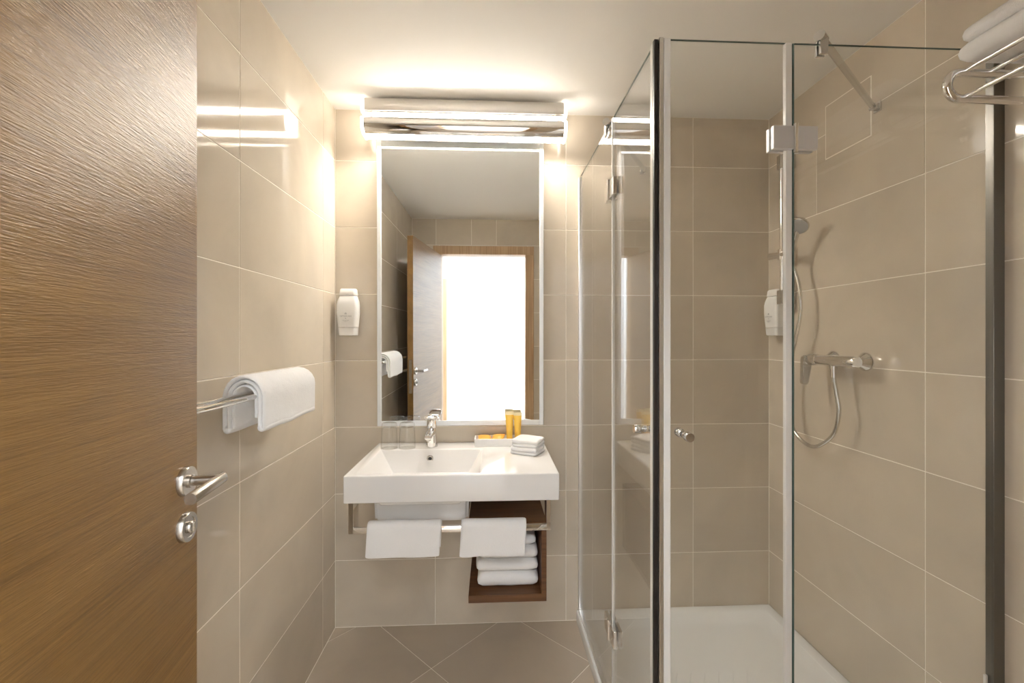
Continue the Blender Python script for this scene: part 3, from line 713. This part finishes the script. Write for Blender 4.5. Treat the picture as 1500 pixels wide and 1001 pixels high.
MB().tube([(bx, 1.425, bz), (bx, 1.432, bz), (bx, 1.60, bz), (bx, 1.604, bz)], [.017, .0205, .0205, .019], 26).build('body', 'chrome', mx_)
MB().tube([(bx, 1.604, bz), (bx, 1.615, bz), (bx, 1.640, bz), (bx, 1.645, bz)], [.021, .0235, .0235, .020], 26).build('cartridge_cap', 'chrome', mx_)
mb = MB(); outl = []
for k in range(9): a = PI*k/8; outl.append((.018*math.cos(a), .016*math.sin(a)))
for k in range(9): a = PI+PI*k/8; outl.append((.0135*math.cos(a), -.085+.0135*math.sin(a)))
mb.rings([[Vector((bx-.012+u-.010*max(0, -v)/.085, 1.655+dy-.10*min(0, v)*-.35, bz+v)) for u, v in outl] for dy in (-.011, .004)])
mb.build('lever', 'chrome_satin', mx_)
for y in (1.468, 1.612):
    MB().lathe((XR-.0005, y, bz), (-1, 0, 0), [(.034, 0), (.034, .004), (.030, .010), (.019, .026), (.017, .030)], 32).build('wall_flange', 'chrome', mx_)
    MB().lathe((XR-.026, y, bz), (-1, 0, 0), [(.0175, 0), (.0175, .018), (.015, .020), (.013, .042)], 6 if y < 1.5 else 24).build('union_nut', 'chrome', mx_)
MB().tube([(bx, 1.529, bz-.012), (bx, 1.529, bz-.030)], .0125, 20).tube([(bx, 1.529, bz-.030), (bx, 1.529, bz-.060)], .0105, 20).build('hose_outlet', 'chrome', mx_)

# ------------------------------------------------------------------ towel rack top right
rk = thing('towel_rack', 'chrome tubular towel rack high on the right wall', 'towel rack', (XR, .70, 1.90))
rt, zt, zb, xe = .0098, 1.938, 1.876, 1.062+.0098
def hairpin(y):
    r_ = (zt-zb)/2; pts = [(XR, y, zt), (1.25, y, zt), (1.18, y, zt)] + arc((xe+r_, (zt+zb)/2), r_, PI/2, 1.5*PI, 12, lambda x, z: (x, y, z)) + [(1.18, y, zb), (1.25, y, zb), (XR, y, zb)]
    hp_ = MB().tube(pts, rt, 18).build('end_loop', 'chrome', rk)
    for z in (zt, zb): MB().lathe((XR-.0005, y, z), (-1, 0, 0), [(.020, 0), (.020, .006), (.014, .009)], 24).build('wall_flange', 'chrome', hp_)
YE, YN = .975, .42
hairpin(YE); hairpin(YN)
for x in (1.112, 1.175, 1.238): MB().tube([(x, YN, zt+.003), (x, YE, zt+.003)], .0055, 14).build('shelf_bar', 'chrome', rk)
MB().tube([(1.112, YN, zb+.004), (1.112, YE, zb+.004)], .0055, 14).build('hanging_bar', 'chrome', rk)
zz = zt+.0095
for k, (h, lab) in enumerate(((.046, 'lower white bath towel lying on the chrome towel rack'), (.040, 'upper white bath towel lying on the chrome towel rack'))):
    t = MB(); slab(t, 1.192+.006*k, .715, zz, .225-.012*k, .505, h, 0, 40+k, .003); slab(t, 1.197+.006*k, .712, zz+h*.1, .205, .48, h*.8, 0, 44+k, .002)
    tag(t.build('bath_towel', 'towel'), lab, 'towel', 'bath towels on the rack'); zz += h+.002
